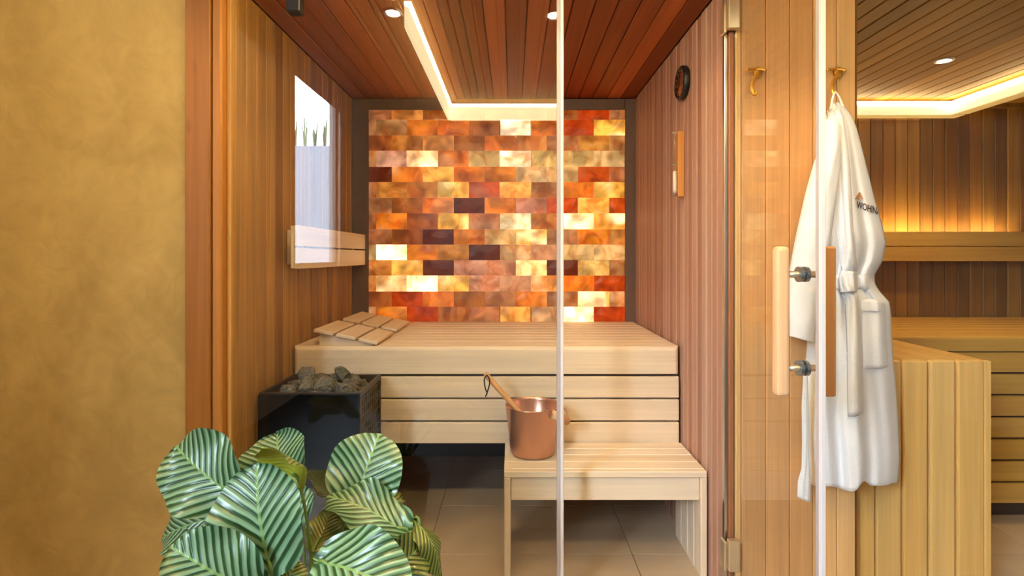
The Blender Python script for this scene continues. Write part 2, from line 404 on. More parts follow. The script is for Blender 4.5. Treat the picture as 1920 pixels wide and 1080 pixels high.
SALT = {'W': ((255, 214, 150), 1.25), 'H': ((255, 226, 178), 1.7), 'Y': ((255, 182, 76), 0.95), 'L': ((250, 196, 124), 0.7), 'O': ((246, 134, 36), 0.72),
        'A': ((240, 150, 64), 0.62), 'T': ((206, 132, 76), 0.64), 'R': ((212, 78, 18), 0.62), 'D': ((132, 52, 24), 0.36), 'P': ((224, 148, 106), 0.75), 'B': ((194, 108, 44), 0.56)}
rows_b = [207, 225, 254.5, 283, 313, 341.6, 371, 400, 430, 458.6, 487.7, 516.7, 546.5, 575, 604.5]
J_even = [692, 735, 793, 851, 909, 967, 1025, 1084, 1142, 1171]
J_odd = [692, 706, 763, 821, 879, 937, 996, 1055, 1113, 1171]
pat = ['TABBTTBRT', 'TTOOBHORY', 'BAABOATAT', 'TPWOLWLLL', 'DOYOOLLRT', 'TAAYRYTOY', 'TBODOPRYR', 'TOBYTHAWY',
       'TBDOLYTOA', 'LHOADLPLL', 'AYDPPWDLT', 'AWHYPPYOR', 'BROBTOTYP', 'TORBTYLHR']
salt_meshes = {}
def salt_me(wd, ht, k):
    key = (round(wd, 2), round(ht, 3), k)
    if key in salt_meshes: return salt_meshes[key]
    rnd = random.Random(k*31+int(wd*1000))
    bm = bmesh.new(); nx, nz = 4, 2; front = []; back = []
    for j in range(nz+1):
        for i in range(nx+1):
            e = (i in (0, nx)) or (j in (0, nz))
            xx = (i/nx-0.5)*wd; zz = (j/nz-0.5)*ht
            if not e: xx += rnd.uniform(-0.01, 0.01); zz += rnd.uniform(-0.01, 0.01)
            front.append(bm.verts.new((xx, -0.03+(0.006 if e else rnd.uniform(-0.006, 0.003)), zz)))
    W1 = nx+1
    for j in range(nz):
        for i in range(nx): bm.faces.new((front[j*W1+i], front[j*W1+i+1], front[(j+1)*W1+i+1], front[(j+1)*W1+i]))
    loop = [i for i in range(W1)]+[j*W1+nx for j in range(1, nz+1)]+[nz*W1+i for i in range(nx-1, -1, -1)]+[j*W1 for j in range(nz-1, 0, -1)]
    bk = [bm.verts.new((front[i].co.x, 0.03, front[i].co.z)) for i in loop]
    n = len(loop)
    for i in range(n): bm.faces.new((front[loop[i]], bk[i], bk[(i+1) % n], front[loop[(i+1) % n]]))
    bm.faces.new(bk)
    me = mesh_from(bm, 'salt_brick'); me.materials.append(M_SALT); salt_meshes[key] = me
    return me
for r in range(14):
    J = J_even if r % 2 == 0 else J_odd
    for c in range(9):
        a = P(J[c], rows_b[r+1], YB); b = P(J[c+1], rows_b[r], YB)
        ht = b.z-a.z-0.0015; wd = b.x-a.x-0.0015
        o = link('salt_brick', salt_me(wd, ht, random.randrange(4)), M_SALT, wb, ((a.x+b.x)/2, YB+0.015+random.uniform(-0.004, 0.004), (a.z+b.z)/2))
        col, s = SALT[pat[r][c]]; s *= random.uniform(0.85, 1.15)
        l = lin(col); o.color = (l[0], l[1]*random.uniform(0.85, 1.1), l[2]*random.uniform(0.8, 1.1), s)

# partition between the saunas, and the second room
wp = box('wall_partition', (0.82, 1.945, 0), (1.265, 3.5, 2.5), W_DARK, bevel=0)
tag(wp, 'cedar partition wall end carrying the brass hooks', 'wall', kind='structure')
for k, (a, b) in enumerate(((0.822, 0.842), (0.844, 0.932), (0.934, 1.020), (1.022, 1.106), (1.108, 1.194), (1.196, 1.262))):
    box('plank', (a, 1.93, 0), (b, 1.9445, 2.5), W_PART, wp, 0.003)
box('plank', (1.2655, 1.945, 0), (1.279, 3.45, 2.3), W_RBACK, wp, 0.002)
box('jamb', (0.800, 1.935, 0), (0.819, 1.985, 2.5), wood('jamb_wood', [(150, 96, 60), (150, 96, 60)], 2, 0.1), wp, 0.003)

ZR, XRR = 2.30, 3.55
wfar = box('wall_room_back', (1.27, YB+0.014, 0), (XRR+0.1, YB+0.12, 2.6), W_DARK, bevel=0)
tag(wfar, 'back wall of the second sauna room of amber cedar boards', 'wall', kind='structure')
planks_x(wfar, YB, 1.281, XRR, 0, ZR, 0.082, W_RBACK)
box('cornice', (1.281, YB-0.02, ZR-0.03), (XRR, YB, ZR-0.001), W_RBACK, wfar, 0.002)
wrr = box('wall_room_right', (XRR+0.014, 1.9, 0), (XRR+0.12, YB+0.1, 2.6), W_DARK, bevel=0)
tag(wrr, 'right wall of the second sauna room', 'wall', kind='structure')
planks_y(wrr, XRR, 1.98, YB, 0, ZR, 0.09, W_RBACK, -1)
cr = box('ceiling_room', (1.26, 1.95, ZR+0.014), (XRR+0.1, YB+0.1, ZR+0.1), W_DARK, bevel=0)
tag(cr, 'amber cedar board ceiling of the second sauna room', 'ceiling', kind='structure')
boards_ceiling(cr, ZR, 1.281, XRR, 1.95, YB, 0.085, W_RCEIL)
header = box('wall_front_top', (-2.15, 1.98, 2.44), (3.7, 2.1, 3.4), M_PLASTER, bevel=0)
tag(header, 'plaster wall above the sauna fronts', 'wall', kind='structure')

# hall behind the camera (seen only mirrored in the glass)
hl = bpy.data.objects.new('wall_hall_left', None); C.objects.link(hl); tag(hl, 'white hall wall with a garden window', 'wall', kind='structure')
M_HALL = plain('hall_paint', (206, 196, 182), 0.8); M_HALLD = plain('hall_panel', (118, 104, 96), 0.7)
for lo, hi in (((-2.15, -4.2, 0), (-2.02, -2.25, 3.4)), ((-2.15, -0.97, 0), (-2.02, 1.93, 3.4)), ((-2.15, -2.25, 0), (-2.02, -0.97, 1.2)), ((-2.15, -2.25, 3.2), (-2.02, -0.97, 3.4))):
    box('wall_section', lo, hi, M_HALL, hl, 0)
hr = tag(box('wall_hall_rear', (-2.15, -4.2, 0), (3.8, -4.08, 3.4), M_HALLD, bevel=0), 'grey brown rear wall of the hall', 'wall', kind='structure')
hri = tag(box('wall_hall_right', (3.68, -4.1, 0), (3.8, 1.98, 3.4), M_HALL, bevel=0), 'pale right wall of the hall', 'wall', kind='structure')
hc_ = tag(box('ceiling_hall', (-2.15, -4.2, 3.4), (3.8, 2.1, 3.5), M_HALL, bevel=0), 'plain high ceiling of the hall', 'ceiling', kind='structure')
can = tag(box('ceiling_canopy', (-1.243, 0.0, ZC+0.016), (3.68, 1.93, ZC+0.12), W_DARK, bevel=0), 'low cedar board canopy in front of the saunas', 'ceiling', kind='structure')
boards_ceiling(can, ZC+0.002, -1.24, 3.66, 0.0, 1.925, 0.098, W_CANOPY)
win3 = bpy.data.objects.new('window_3', None); C.objects.link(win3); tag(win3, 'tall garden window in the left hall wall', 'window', kind='structure')
for lo, hi in (((-2.10, -2.25, 1.2), (-2.06, -2.21, 3.2)), ((-2.10, -1.01, 1.2), (-2.06, -0.97, 3.2)), ((-2.10, -2.21, 1.2), (-2.06, -1.01, 1.24)), ((-2.10, -2.21, 3.16), (-2.06, -1.01, 3.2))):
    box('window_frame', lo, hi, M_BLACK, win3, 0.003)
gw = tag(box('garden_wall', (-14, -6.7, -0.1), (-2.4, -6.5, 3.5), M_WHITE, bevel=0.01), 'white rendered garden wall outside the hall window', 'wall', kind='structure')
gr = tag(box('ground', (-16, -10, -0.2), (-2.2, 3, -0.1), plain('terrace', (150, 148, 142), 0.9), bevel=0), 'grey terrace ground outside the hall window', 'ground', kind='structure')
M_REED = plain('reed_green', (70, 96, 70), 0.7)
def reed_me(k):
    rnd = random.Random(k); bm = bmesh.new()
    for i in range(14):
        a = rnd.uniform(0, 2*PI); h = rnd.uniform(0.5, 0.95); l = rnd.uniform(0.02, 0.07)
        d = Vector((math.cos(a), math.sin(a), 0)); s = Vector((-d.y, d.x, 0))*0.012
        q = [d*0.03, d*(0.03+l*0.35)+Vector((0, 0, h*0.6)), d*(0.03+l)+Vector((0, 0, h))]
        v = [bm.verts.new(q[0]-s), bm.verts.new(q[0]+s), bm.verts.new(q[1]+s), bm.verts.new(q[1]-s), bm.verts.new(q[2])]
        bm.faces.new(v[:4]); bm.faces.new((v[3], v[2], v[4]))
    me = mesh_from(bm, 'reed'); me.materials.append(M_REED); return me
RM = [reed_me(k) for k in range(3)]
for i in range(9):
    o = link('reed_clump', RM[i % 3], None, None, (-4.75+i*0.2, -6.6, 3.5), (0, 0, i*1.3))
    o.scale = (1, 1, random.uniform(0.6, 1.1))
    tag(o, 'green reed clump on top of the white garden wall', 'plant', 'reeds above the garden wall')

# ------------------------------------------------------------------ glass front, door
w1 = bpy.data.objects.new('window_1', None); C.objects.link(w1); tag(w1, 'fixed clear glass front of the sauna, left of the doorway', 'window', kind='structure')
box('glass_pane', (-1.05, YG, 0.01), (0.167, YG+0.008, ZC-0.001), M_GLASS, w1, 0)
box('edge_seal', (0.167, YG-0.008, 0.01), (0.180, YG+0.014, ZC-0.001), M_SEALG, w1, 0.002)
box('edge_seal', (0.180, YG-0.010, 0.01), (0.192, YG+0.014, ZC-0.001), M_SEAL, w1, 0.002)
box('clamp', (-0.836, YG-0.02, 2.215), (-0.785, YG+0.028, ZC-0.002), M_BLACK, w1, 0.004)
w2 = bpy.data.objects.new('window_2', None); C.objects.link(w2); tag(w2, 'clear glass front of the second sauna room', 'window', kind='structure')
box('glass_pane', (1.2805, 1.962, 0.01), (3.5, 1.97, ZR-0.001), glass('room_glass', 1.22), w2, 0)

d1 = bpy.data.objects.new('door_1', None); C.objects.link(d1); tag(d1, 'open clear glass sauna door swung toward the viewer', 'door', kind='structure')
XD = 0.822
box('glass_pane', (XD-0.004, 1.398, 0.01), (XD+0.004, 1.93, 2.30), glass('door_glass', 1.24), d1, 0)
box('edge_strip', (XD-0.0065, 1.386, 0.01), (XD+0.0065, 1.398, 2.30), M_SEAL, d1, 0.001)
box('side_seal', (XD-0.0062, 1.399, 0.01), (XD-0.0042, 1.412, 2.30), M_SEALG, d1, 0)
box('hinge_strip', (0.7875, 1.946, 0.01), (0.7995, 1.968, 2.30), M_STEEL, d1, 0.002)
for z0 in (2.135, 0.165):
    h = box('hinge', (0.786, 1.90, z0), (0.826, 1.926, z0+0.112), M_NICKEL, d1, 0.003)
    h['label'] = 'brushed nickel hinge'
    box('hinge_leaf', (0.776, 1.918, z0-0.008), (0.786, 1.960, z0+0.10), M_NICKEL, h, 0.003)
ha = box('handle', (0.742, 1.468, 0.915), (0.780, 1.506, 1.337), W_HANDLE, d1, 0.012, 3); ha['label'] = 'pale wooden door handle bar'
hb = box('handle', (0.872, 1.468, 0.915), (0.908, 1.506, 1.337), wood('maple_warm', [(206, 146, 88), (206, 146, 88)], 2, 0.14, rough=0.4), d1, 0.006, 2); hb['label'] = 'warm brown wooden door handle bar'
for z in (1.258, 0.993):
    me = tube_me([(0.778, 1.487, z), (XD, 1.487, z), (0.874, 1.487, z)], 0.0095, 16, 'standoff_mesh')
    s = link('standoff', me, M_NICKEL, d1); s['label'] = 'nickel handle standoff'
    for xo in (-0.013, 0.004):
        rr = revolve([(0.011, 0), (0.022, 0), (0.022, 0.009), (0.011, 0.009)], 24, 'washer_mesh', False)
        link('washer', rr, plain('grey_washer', (150, 156, 160), 0.25, 0.8) if 'grey_washer' not in bpy.data.materials else bpy.data.materials['grey_washer'], s, (XD+xo, 1.487, z), (0, PI/2, 0))

# ------------------------------------------------------------------ lights of the place
def downlight(x, y, z, label, energy, group='recessed ceiling spots', col=WARM2, face=40.0, ang=120):
    t = empty('downlight', (x, y, z), label, 'light', group)
    link('trim_ring', revolve([(0.030, -0.008), (0.040, -0.007), (0.042, -0.002), (0.030, 0.004)], 28, 'ring_mesh'), M_STEEL, t, (x, y, z))
    link('lens', revolve([(0.0, -0.006), (0.029, -0.006), (0.029, 0.003), (0.0, 0.003)], 24, 'lens_mesh'), emit('spot_lens', (1, 0.86, 0.62), face) if 'spot_lens' not in bpy.data.materials else bpy.data.materials['spot_lens'], t, (x, y, z))
    spot('downlight_beam', (x, y, z-0.016), energy, col, ang)
    return t
downlight(-0.50, 1.72, ZC, 'round recessed spot in canopy left of the light frame', 9)
downlight(0.18, 1.70, ZC, 'round recessed spot in canopy above the glass edge', 9)
downlight(1.02, 1.42, ZC, 'round recessed spot in canopy above the robe', 27)
downlight(2.18, 2.65, ZR, 'round recessed spot in the second room ceiling', 40, col=(1, 0.70, 0.32))
# two unseen spots added to warm the main sauna, behind the ceiling front
downlight(-0.40, 2.04, ZC, 'added unseen spot in the sauna ceiling on the left', 9, col=WARM)
downlight(0.45, 2.04, ZC, 'added unseen spot in the sauna ceiling on the right', 9, col=WARM)

def cove(name, label, x0, x1, y0, y1, z, sides, led, fas, drop=0.10, thick=0.1):
    t = empty(name, (x0, y0, z), label, 'light')
    T = 0.016
    if 'f' in sides:
        box('fascia', (x0, y1, z-drop), (x1+T, y1+T, z-0.036), fas, t, 0.002)
        box('tray', (x0, y1+T, z-drop), (x1+thick, y1+thick, z-drop+0.012), M_CREAM, t, 0.002)
        box('led_strip', (x0, y1-0.012, z-0.035), (x1, y1+T, z-0.022), led, t, 0)
    if 'n' in sides:
        box('fascia', (x0, y0-T, z-drop), (x1, y0, z-0.036), fas, t, 0.002)
        box('tray', (x0-thick, y0-thick, z-drop), (x1, y0-T, z-drop+0.012), M_CREAM, t, 0.002)
        box('led_strip', (x0, y0-T, z-0.035), (x1, y0+0.012, z-0.022), led, t, 0)
    if 'r' in sides:
        box('fascia', (x1, y0, z-drop), (x1+T, y1, z-0.036), fas, t, 0.002)
        box('tray', (x1+T, y0, z-drop), (x1+thick, y1, z-drop+0.012), M_CREAM, t, 0.002)
        box('led_strip', (x1-0.012, y0, z-0.035), (x1+T, y1, z-0.022), led, t, 0)
    if 'l' in sides:
        box('fascia', (x0-T, y0, z-drop), (x0, y1, z-0.036), fas, t, 0.002)
        box('led_strip', (x0-T, y0, z-0.035), (x0+0.012, y1, z-0.022), led, t, 0)
    return t
LED_R = emit('led_room', (1, 0.80, 0.40), 14)
FAS_R = emit('glowing_fascia_room', (1, 0.82, 0.40), 0.7)  # cream board made to glow, imitating the LED wash on it
FAS_C = emit('glowing_fascia_canopy', (1, 0.84, 0.46), 10)  # same imitated LED wash, stronger for the canopy fascia
LED_C = emit('led_canopy', (1, 0.80, 0.40), 130)
cove('cove_light', 'cream ceiling light cove around the second sauna room', 1.30, 2.76, 2.0, 3.30, ZR, 'fr', LED_R, FAS_R)
cove('cove_light', 'cream ceiling light cove under the canopy before the glass', -0.41, 1.1, 0.445, 1.85, ZC, 'nl', LED_C, FAS_C, drop=0.125)

# ------------------------------------------------------------------ main sauna furniture
def nosing_me(wd, dp, ht, r, n=6):          # front board of bench with rounded top edge and rounded ends in plan
    bm = bmesh.new(); bmesh.ops.create_cube(bm, size=1)
    for v in bm.verts: v.co = Vector((v.co.x*wd, v.co.y*dp, v.co.z*ht))
    ed = [e for e in bm.edges if all(v.co.z > 0 for v in e.verts) and all(v.co.y < 0 for v in e.verts)]
    ed += [e for e in bm.edges if all(v.co.y < 0 for v in e.verts) and abs(e.verts[0].co.x-e.verts[1].co.x) < 1e-6 and abs(e.verts[0].co.z-e.verts[1].co.z) > 0.01]
    bmesh.ops.bevel(bm, geom=ed, offset=r, segments=n, affect='EDGES', profile=0.5)
    return mesh_from(bm, 'nosing', False)
ZU = 0.885; YU = 2.47
ub = empty('upper_bench', (-0.1, YU, 0.42), 'wide pale upper bench with rounded front board below the salt wall', 'bench')
o = link('front_board', nosing_me(1.815, 0.06, 0.13, 0.022), W_BENCH_X, ub, (-0.1215, YU+0.03, ZU-0.065))
nb = 9; y0 = YU+0.063; wd = (YB-0.012-y0)/nb
for i in range(nb):
    box('seat_board', (-1.03, y0+i*wd, ZU-0.026), (0.786, y0+(i+1)*wd-0.005, ZU), W_BENCH_X, ub, 0.004)
for k in range(3):
    zt = 0.742-k*0.1075
    box('riser_board', (-1.03, YU, zt-0.099), (0.786, YU+0.024, zt), W_BENCH_X, ub, 0.004, 2)
box('riser_back', (-1.0, YU+0.026, 0.44), (0.74, YU+0.05, ZU-0.03), W_DARK, ub, 0)
for xx in (-0.9, 0.1, 0.7):
    box('bearer', (xx-0.02, YU+0.064, ZU-0.075), (xx+0.02, YB-0.02, ZU-0.028), W_BENCH_Y, ub, 0.002)

YL0, YL1, ZL = 2.13, 2.465, 0.436
XA, XBm = -0.032, 0.792
lb = empty('step_bench', (0.38, 2.3, 0), 'low pale step bench with slatted top carrying the copper bucket', 'bench')
n = 4; wd = (YL1-YL0-0.03)/n
box('front_rail', (XA, YL0, ZL-0.026), (XBm, YL0+0.027, ZL), W_BENCH_X, lb, 0.003)
for i in range(n):
    ya = YL0+0.030+i*wd
    box('seat_board', (XA, ya, ZL-0.026), (XBm, ya+wd-0.004, ZL), W_BENCH_X, lb, 0.003)
box('apron', (XA+0.028, YL0+0.012, ZL-0.122), (XBm-0.028, YL0+0.034, ZL-0.028), W_BENCH_X, lb, 0.002)
for xx in (XA, XBm-0.026):
    for k in range(4):
        ya = YL0+k*(YL1-YL0)/4
        box('leg_board', (xx, ya, 0), (xx+0.026, ya+(YL1-YL0)/4-0.003, ZL-0.027), W_BENCH_Z, lb, 0.003)

# heater
XH0, XH1, YH0, YH1, ZH = -1.022, -0.612, 2.11, 2.455, 0.757
ht = empty('sauna_heater', ((XH0+XH1)/2, (YH0+YH1)/2, 0), 'black sauna heater with glossy front standing left of the bench', 'heater')
box('front_panel', (XH0, YH0, 0.06), (XH1, YH0+0.012, ZH-0.004), M_BLACKGLASS, ht, 0.002)
M_RIM = plain('dark_brown_metal', (58, 46, 40), 0.4)
def bm_frame():
    bm = bmesh.new()
    def b(lo, hi):
        r = bmesh.ops.create_cube(bm, size=1)
        for v in r['verts']: v.co = Vector([(lo[i]+hi[i])/2+v.co[i]*(hi[i]-lo[i]) for i in range(3)])
    c = Vector(((XH0+XH1)/2, (YH0+YH1)/2, 0))
    A = Vector((XH0, YH0+0.012, 0))-c; B = Vector((XH1, YH1, 0))-c; t = 0.012
    b((A.x, A.y, ZH-0.02), (B.x, A.y+t, ZH)); b((A.x, B.y-t, ZH-0.05), (B.x, B.y, ZH)); b((A.x, A.y+t, ZH-0.02), (A.x+t, B.y-t, ZH)); b((B.x-t, A.y+t, ZH-0.02), (B.x, B.y-t, ZH))
    b((B.x-t, A.y, 0.06), (B.x, A.y+0.022, ZH-0.02)); b((B.x-t, B.y-0.02, 0.06), (B.x, B.y, ZH-0.02)); b((B.x-t, A.y+0.02, 0.06), (B.x, B.y-0.02, 0.10))
    return mesh_from(bm, 'rim')
link('steel_frame', bm_frame(), M_RIM, ht, ((XH0+XH1)/2, (YH0+YH1)/2, 0))
box('inner_body', (XH0+0.014, YH0+0.026, 0.02), (XH1-0.05, YH1-0.014, ZH-0.085), M_BLACK, ht, 0.003)
bs = bmesh.new(); rs = random.Random(3)
for iy in range(11):
    for iz in range(22):
        r = bmesh.ops.create_icosphere(bs, subdivisions=1, radius=0.019)
        oz = Vector((rs.uniform(-0.006, 0.004), iy*0.029-0.145+rs.uniform(-0.006, 0.006), 0.12+iz*0.0285+rs.uniform(-0.006, 0.006)))
        for v in r['verts']: v.co = v.co*rs.uniform(0.75, 1.15)+oz
st = link('side_stones', mesh_from(bs, 'side_stones'), M_STONE, ht, (XH1-0.030, (YH0+YH1)/2+0.005, 0)); st['kind'] = 'stuff'
wm = bmesh.new()
for k in range(10):
    r = bmesh.ops.create_cube(wm, size=1); yy = -0.14+k*0.031
    for v in r['verts']: v.co = Vector((v.co.x*0.003, yy+v.co.y*0.003, 0.41+v.co.z*0.64))
for k in range(18):
    r = bmesh.ops.create_cube(wm, size=1); zz = 0.11+k*0.036
    for v in r['verts']: v.co = Vector((0.003+v.co.x*0.003, v.co.y*0.31, zz+v.co.z*0.003))
link('side_mesh', mesh_from(wm, 'side_mesh'), plain('mesh_wire', (110, 98, 76), 0.4, 0.7), ht, (XH1-0.007, (YH0+YH1)/2+0.005, 0))
for xx in (XH0+0.03, XH1-0.05):
    for yy in (YH0+0.04, YH1-0.05):
        box('foot', (xx-0.015, yy-0.015, 0), (xx+0.015, yy+0.015, 0.06), M_BLACK, ht, 0.002)
def stone_me(k):
    rnd = random.Random(k*7+1); bm = bmesh.new(); bmesh.ops.create_icosphere(bm, subdivisions=3, radius=0.5)
    ax = [Vector((rnd.uniform(-1, 1), rnd.uniform(-1, 1), rnd.uniform(-1, 1))).normalized() for _ in range(11)]
    cut = [rnd.uniform(0.22, 0.40) for _ in ax]
    for v in bm.verts:
        for a, c in zip(ax, cut):
            d = v.co.dot(a)
            if d > c: v.co -= a*(d-c)
        v.co *= 1.15+0.16*mnoise.noise(v.co*7+Vector((k*5, 0, 0)))
    return mesh_from(bm, 'stone')
SMS = [stone_me(k) for k in range(6)]
for m in SMS: m.materials.append(M_STONE)
placed = []
def drop_stone(x, y, r):
    z = ZH-0.082+r*0.9
    for (a, b_, c, q) in placed:
        h = math.hypot(a-x, b_-y); t = (r+q)*0.93
        if h < t: z = max(z, c+math.sqrt(t*t-h*h))
    placed.append((x, y, z, r)); k = len(placed)
    o = link('heater_stone', SMS[k % 6], None, None, (x, y, z), (k*1.1, k*0.7, k*2.3)); f = r/0.44
    o.scale = (f*1.06, f, f*0.95)
    tag(o, 'rough grey stone in the pile on top of the black heater', 'stone', 'stones on the heater')
for ix in range(5):
    for iy in range(4): drop_stone(XH0+0.056+ix*0.072, YH0+0.068+iy*0.073, random.uniform(0.031, 0.036))
for ix in range(4):
    for iy in range(3): drop_stone(XH0+0.092+ix*0.072+random.uniform(-0.006, 0.006), YH0+0.104+iy*0.073, random.uniform(0.032, 0.040))
for x_, y_ in ((0.13, 0.2), (0.27, 0.22)): drop_stone(XH0+x_, YH0+y_, 0.036)

# headrests
def headrest(ya, yb, label):
    t = empty('headrest', (-0.78, (ya+yb)/2, ZU), label, 'headrest', 'wooden wedge headrests')
    X0, X1 = -0.935, -0.635; zl, zr = 0.068, 0.006
    ang = math.atan2(zl-zr, X1-X0); L = math.hypot(X1-X0, zl-zr); sw = (L-0.028)/3
    for k in range(3):
        c = (k*(sw+0.014)+sw/2); x = X0+c*math.cos(ang); z = ZU+zl+0.006-c*math.sin(ang)
        me = box_me((sw, yb-ya, 0.016), 0.003, 1, W_BENCH_Y)
        link('slat', me, W_BENCH_Y, t, (x, (ya+yb)/2, z), (0, ang, 0))
    for yy in (ya+0.035, yb-0.06):
        bm = bmesh.new(); q = [(X0+0.02, 0.0), (X1-0.03, 0.0), (X1-0.03, 0.004), (X0+0.02, zl-0.009)]
        a = [bm.verts.new((x+0.78, -0.012, z+0.0005)) for x, z in q]; b = [bm.verts.new((x+0.78, 0.012, z+0.0005)) for x, z in q]
        bm.faces.new(a); bm.faces.new(b[::-1])
        for i in range(4): bm.faces.new((a[i], b[i], b[(i+1) % 4], a[(i+1) % 4]))
        link('side_wedge', mesh_from(bm, 'wedge'), W_BENCH_X, t, (-0.78, yy, ZU))
headrest(2.475, 2.815, 'pale slatted wooden headrest nearer the bench front edge')
headrest(2.905, 3.26, 'pale slatted wooden headrest further back by the salt wall')

br = empty('backrest', (-0.99, 2.88, 1.25), 'pale two slat wooden backrest on the left sauna wall', 'backrest')
for z0 in (1.252, 1.354):
    box('slat', (-0.972, 2.34, z0), (-0.95, 3.40, z0+0.094), W_BENCH_Y, br, 0.003)
for yy in (2.42, 3.2):
    box('spacer', (XL+0.003, yy, 1.27), (-0.973, yy+0.04, 1.43), W_BENCH_Z, br, 0.002)
box('end_cap', (-0.985, 2.336, 1.255), (-0.973, 2.36, 1.445), W_BENCH_Z, br, 0.002)

# bucket and ladle
bc = P(999, 850, 2.335); BX, BY = bc.x, 2.335
bk = empty('sauna_bucket', (BX, BY, ZL), 'copper coloured metal bucket on the low step bench', 'bucket')
prof = [(0.0, 0.001), (0.085, 0.001), (0.095, 0.004), (0.0995, 0.014), (0.121, 0.212), (0.1225, 0.214), (0.1215, 0.217), (0.1185, 0.216), (0.1165, 0.205), (0.096, 0.018), (0.0, 0.012)]
link('shell', revolve(prof, 56, 'bucket'), M_COPPER, bk, (BX, BY, ZL))
g0 = P(1036, 777, 2.235); g1 = P(1063, 789, 2.30)
gr_ = link('handle_grip', tube_me([g0, g0.lerp(g1, 0.5), g1], 0.0195, 20, 'grip'), W_HANDLE, bk, (0, 0, 0)); gr_.location = -Vector(bk.location); gr_['label'] = 'short round wooden handle grip'
arc = [P(1020, 768, 2.222), P(1030, 775, 2.222), g0]
o = link('bail', tube_me(smooth_pts(arc), 0.003, 8, 'bail'), M_COPPER, bk); o.location = -Vector(bk.location)
arc = [g1, P(1062, 770, 2.37), P(1046, 758, 2.42)]
o = link('bail', tube_me(smooth_pts(arc), 0.003, 8, 'bail'), M_COPPER, bk); o.location = -Vector(bk.location)
la = P(909, 700, 2.33); lm = P(968, 766, 2.30); lend = Vector((BX+0.035, BY+0.02, ZL+0.045))
lmid = la.lerp(lm, 1.0)
ld = empty('ladle', tuple(lm), 'wooden ladle with a black cord leaning in the copper bucket', 'ladle')
dirn = (lm-la).normalized(); lend = la+dirn*0.33
pts = [la+(lend-la)*t for t in (0, 0.04, 0.3, 0.6, 1.0)]
o = link('handle', tube_me(pts, [0.009, 0.0125, 0.0125, 0.012, 0.011], 14, 'ladle_handle'), wood('ladle_wood', [(214, 160, 104), (214, 160, 104)], 0, 0.12), ld); o.location = -Vector(ld.location)
o = link('bowl', revolve([(0.0, 0.0), (0.026, 0.004), (0.034, 0.03), (0.036, 0.045), (0.033, 0.045), (0.031, 0.03), (0.0, 0.006)], 24, 'ladle_bowl'), M_COPPER, ld, tuple(lend+Vector((0.012, 0.0, -0.03))), (0.2, 0.2, 0))
cpts = [P(913, 703, 2.285), P(908, 712, 2.285), P(910, 728, 2.285), P(913, 737, 2.285), P(910, 744, 2.285)]
o = link('cord', tube_me(smooth_pts(cpts), 0.0028, 8, 'cord'), M_BLACK, ld); o.location = -Vector(ld.location)
cpts = [P(913, 703, 2.285), P(918, 712, 2.285), P(917, 724, 2.285), P(913, 737, 2.285), P(912, 741, 2.285)]
o = link('cord', tube_me(smooth_pts(cpts), 0.0028, 8, 'cord'), M_BLACK, ld); o.location = -Vector(ld.location)

# dial and sand timer on the right wall
zc = 2.108; yc = 2.425
dl = empty('wall_thermometer', (XR-0.002, yc, zc), 'round dark thermometer with black rim high on the right sauna wall', 'thermometer')
R = (0, -PI/2, 0)
link('case', revolve([(0.0, 0.0), (0.074, 0.0), (0.077, 0.004), (0.077, 0.022), (0.070, 0.028), (0.066, 0.028), (0.066, 0.020), (0.0, 0.020)], 48, 'dial_case'), M_BLACK, dl, (XR-0.002, yc, zc), R)
link('dial_face', revolve([(0.0, 0.0), (0.0655, 0.0), (0.0655, 0.003), (0.0, 0.003)], 40, 'dial_face'), plain('dial_copper', (150, 92, 58), 0.25, 0.6, vary=0.3, bscale=40), dl, (XR-0.0225, yc, zc), R)
box('needle', (XR-0.0285, yc-0.002, zc-0.01), (XR-0.0265, yc+0.002, zc+0.05), M_BLACK, dl, 0)
for k in range(12):
    a = 2*PI*k/12; 
    me = box_me((0.0012, 0.003, 0.010), 0, 1, M_STEEL); link('tick', me, M_STEEL, dl, (XR-0.0265, yc+0.056*math.sin(a), zc+0.056*math.cos(a)), (-a, 0, 0))
z0, z1 = 1.585, 1.888; yt = 2.44
tm = empty('sand_timer', (XR-0.002, yt, z0), 'wooden sand timer with white sand on the right sauna wall', 'timer')
box('backboard', (XR-0.034, yt-0.014, z0), (XR-0.003, yt+0.014, z1), wood('timer_wood', [(206, 142, 74), (206, 142, 74)], 2, 0.12), tm, 0.002)
M_TUBE = glass('tube_glass', 1.45)
def tz(f): return z0+0.012+f*(z1-z0-0.03)
xg = XR-0.045
link('glass_tube', revolve([(0.0, 0), (0.010, 0.002), (0.0105, 0.02), (0.0105, 0.120), (0.003, 0.134), (0.0105, 0.148), (0.0105, 0.262), (0.009, 0.272), (0.0, 0.274)], 20, 'tube'), M_TUBE, tm, (xg, yt-0.004, z0+0.012))
link('sand', revolve([(0.0, 0.002), (0.0092, 0.004), (0.0095, 0.02), (0.0095, 0.104), (0.0, 0.110)], 20, 'sand'), plain('white_sand', (240, 226, 210), 0.9), tm, (xg, yt-0.004, z0+0.012))
for zz in (z0+0.006, z0+0.144, z1-0.010):
    link('holder', revolve([(0.0115, 0), (0.0125, 0), (0.0125, 0.006), (0.0115, 0.006)], 20, 'clip'), M_STEEL, tm, (xg, yt-0.004, zz))

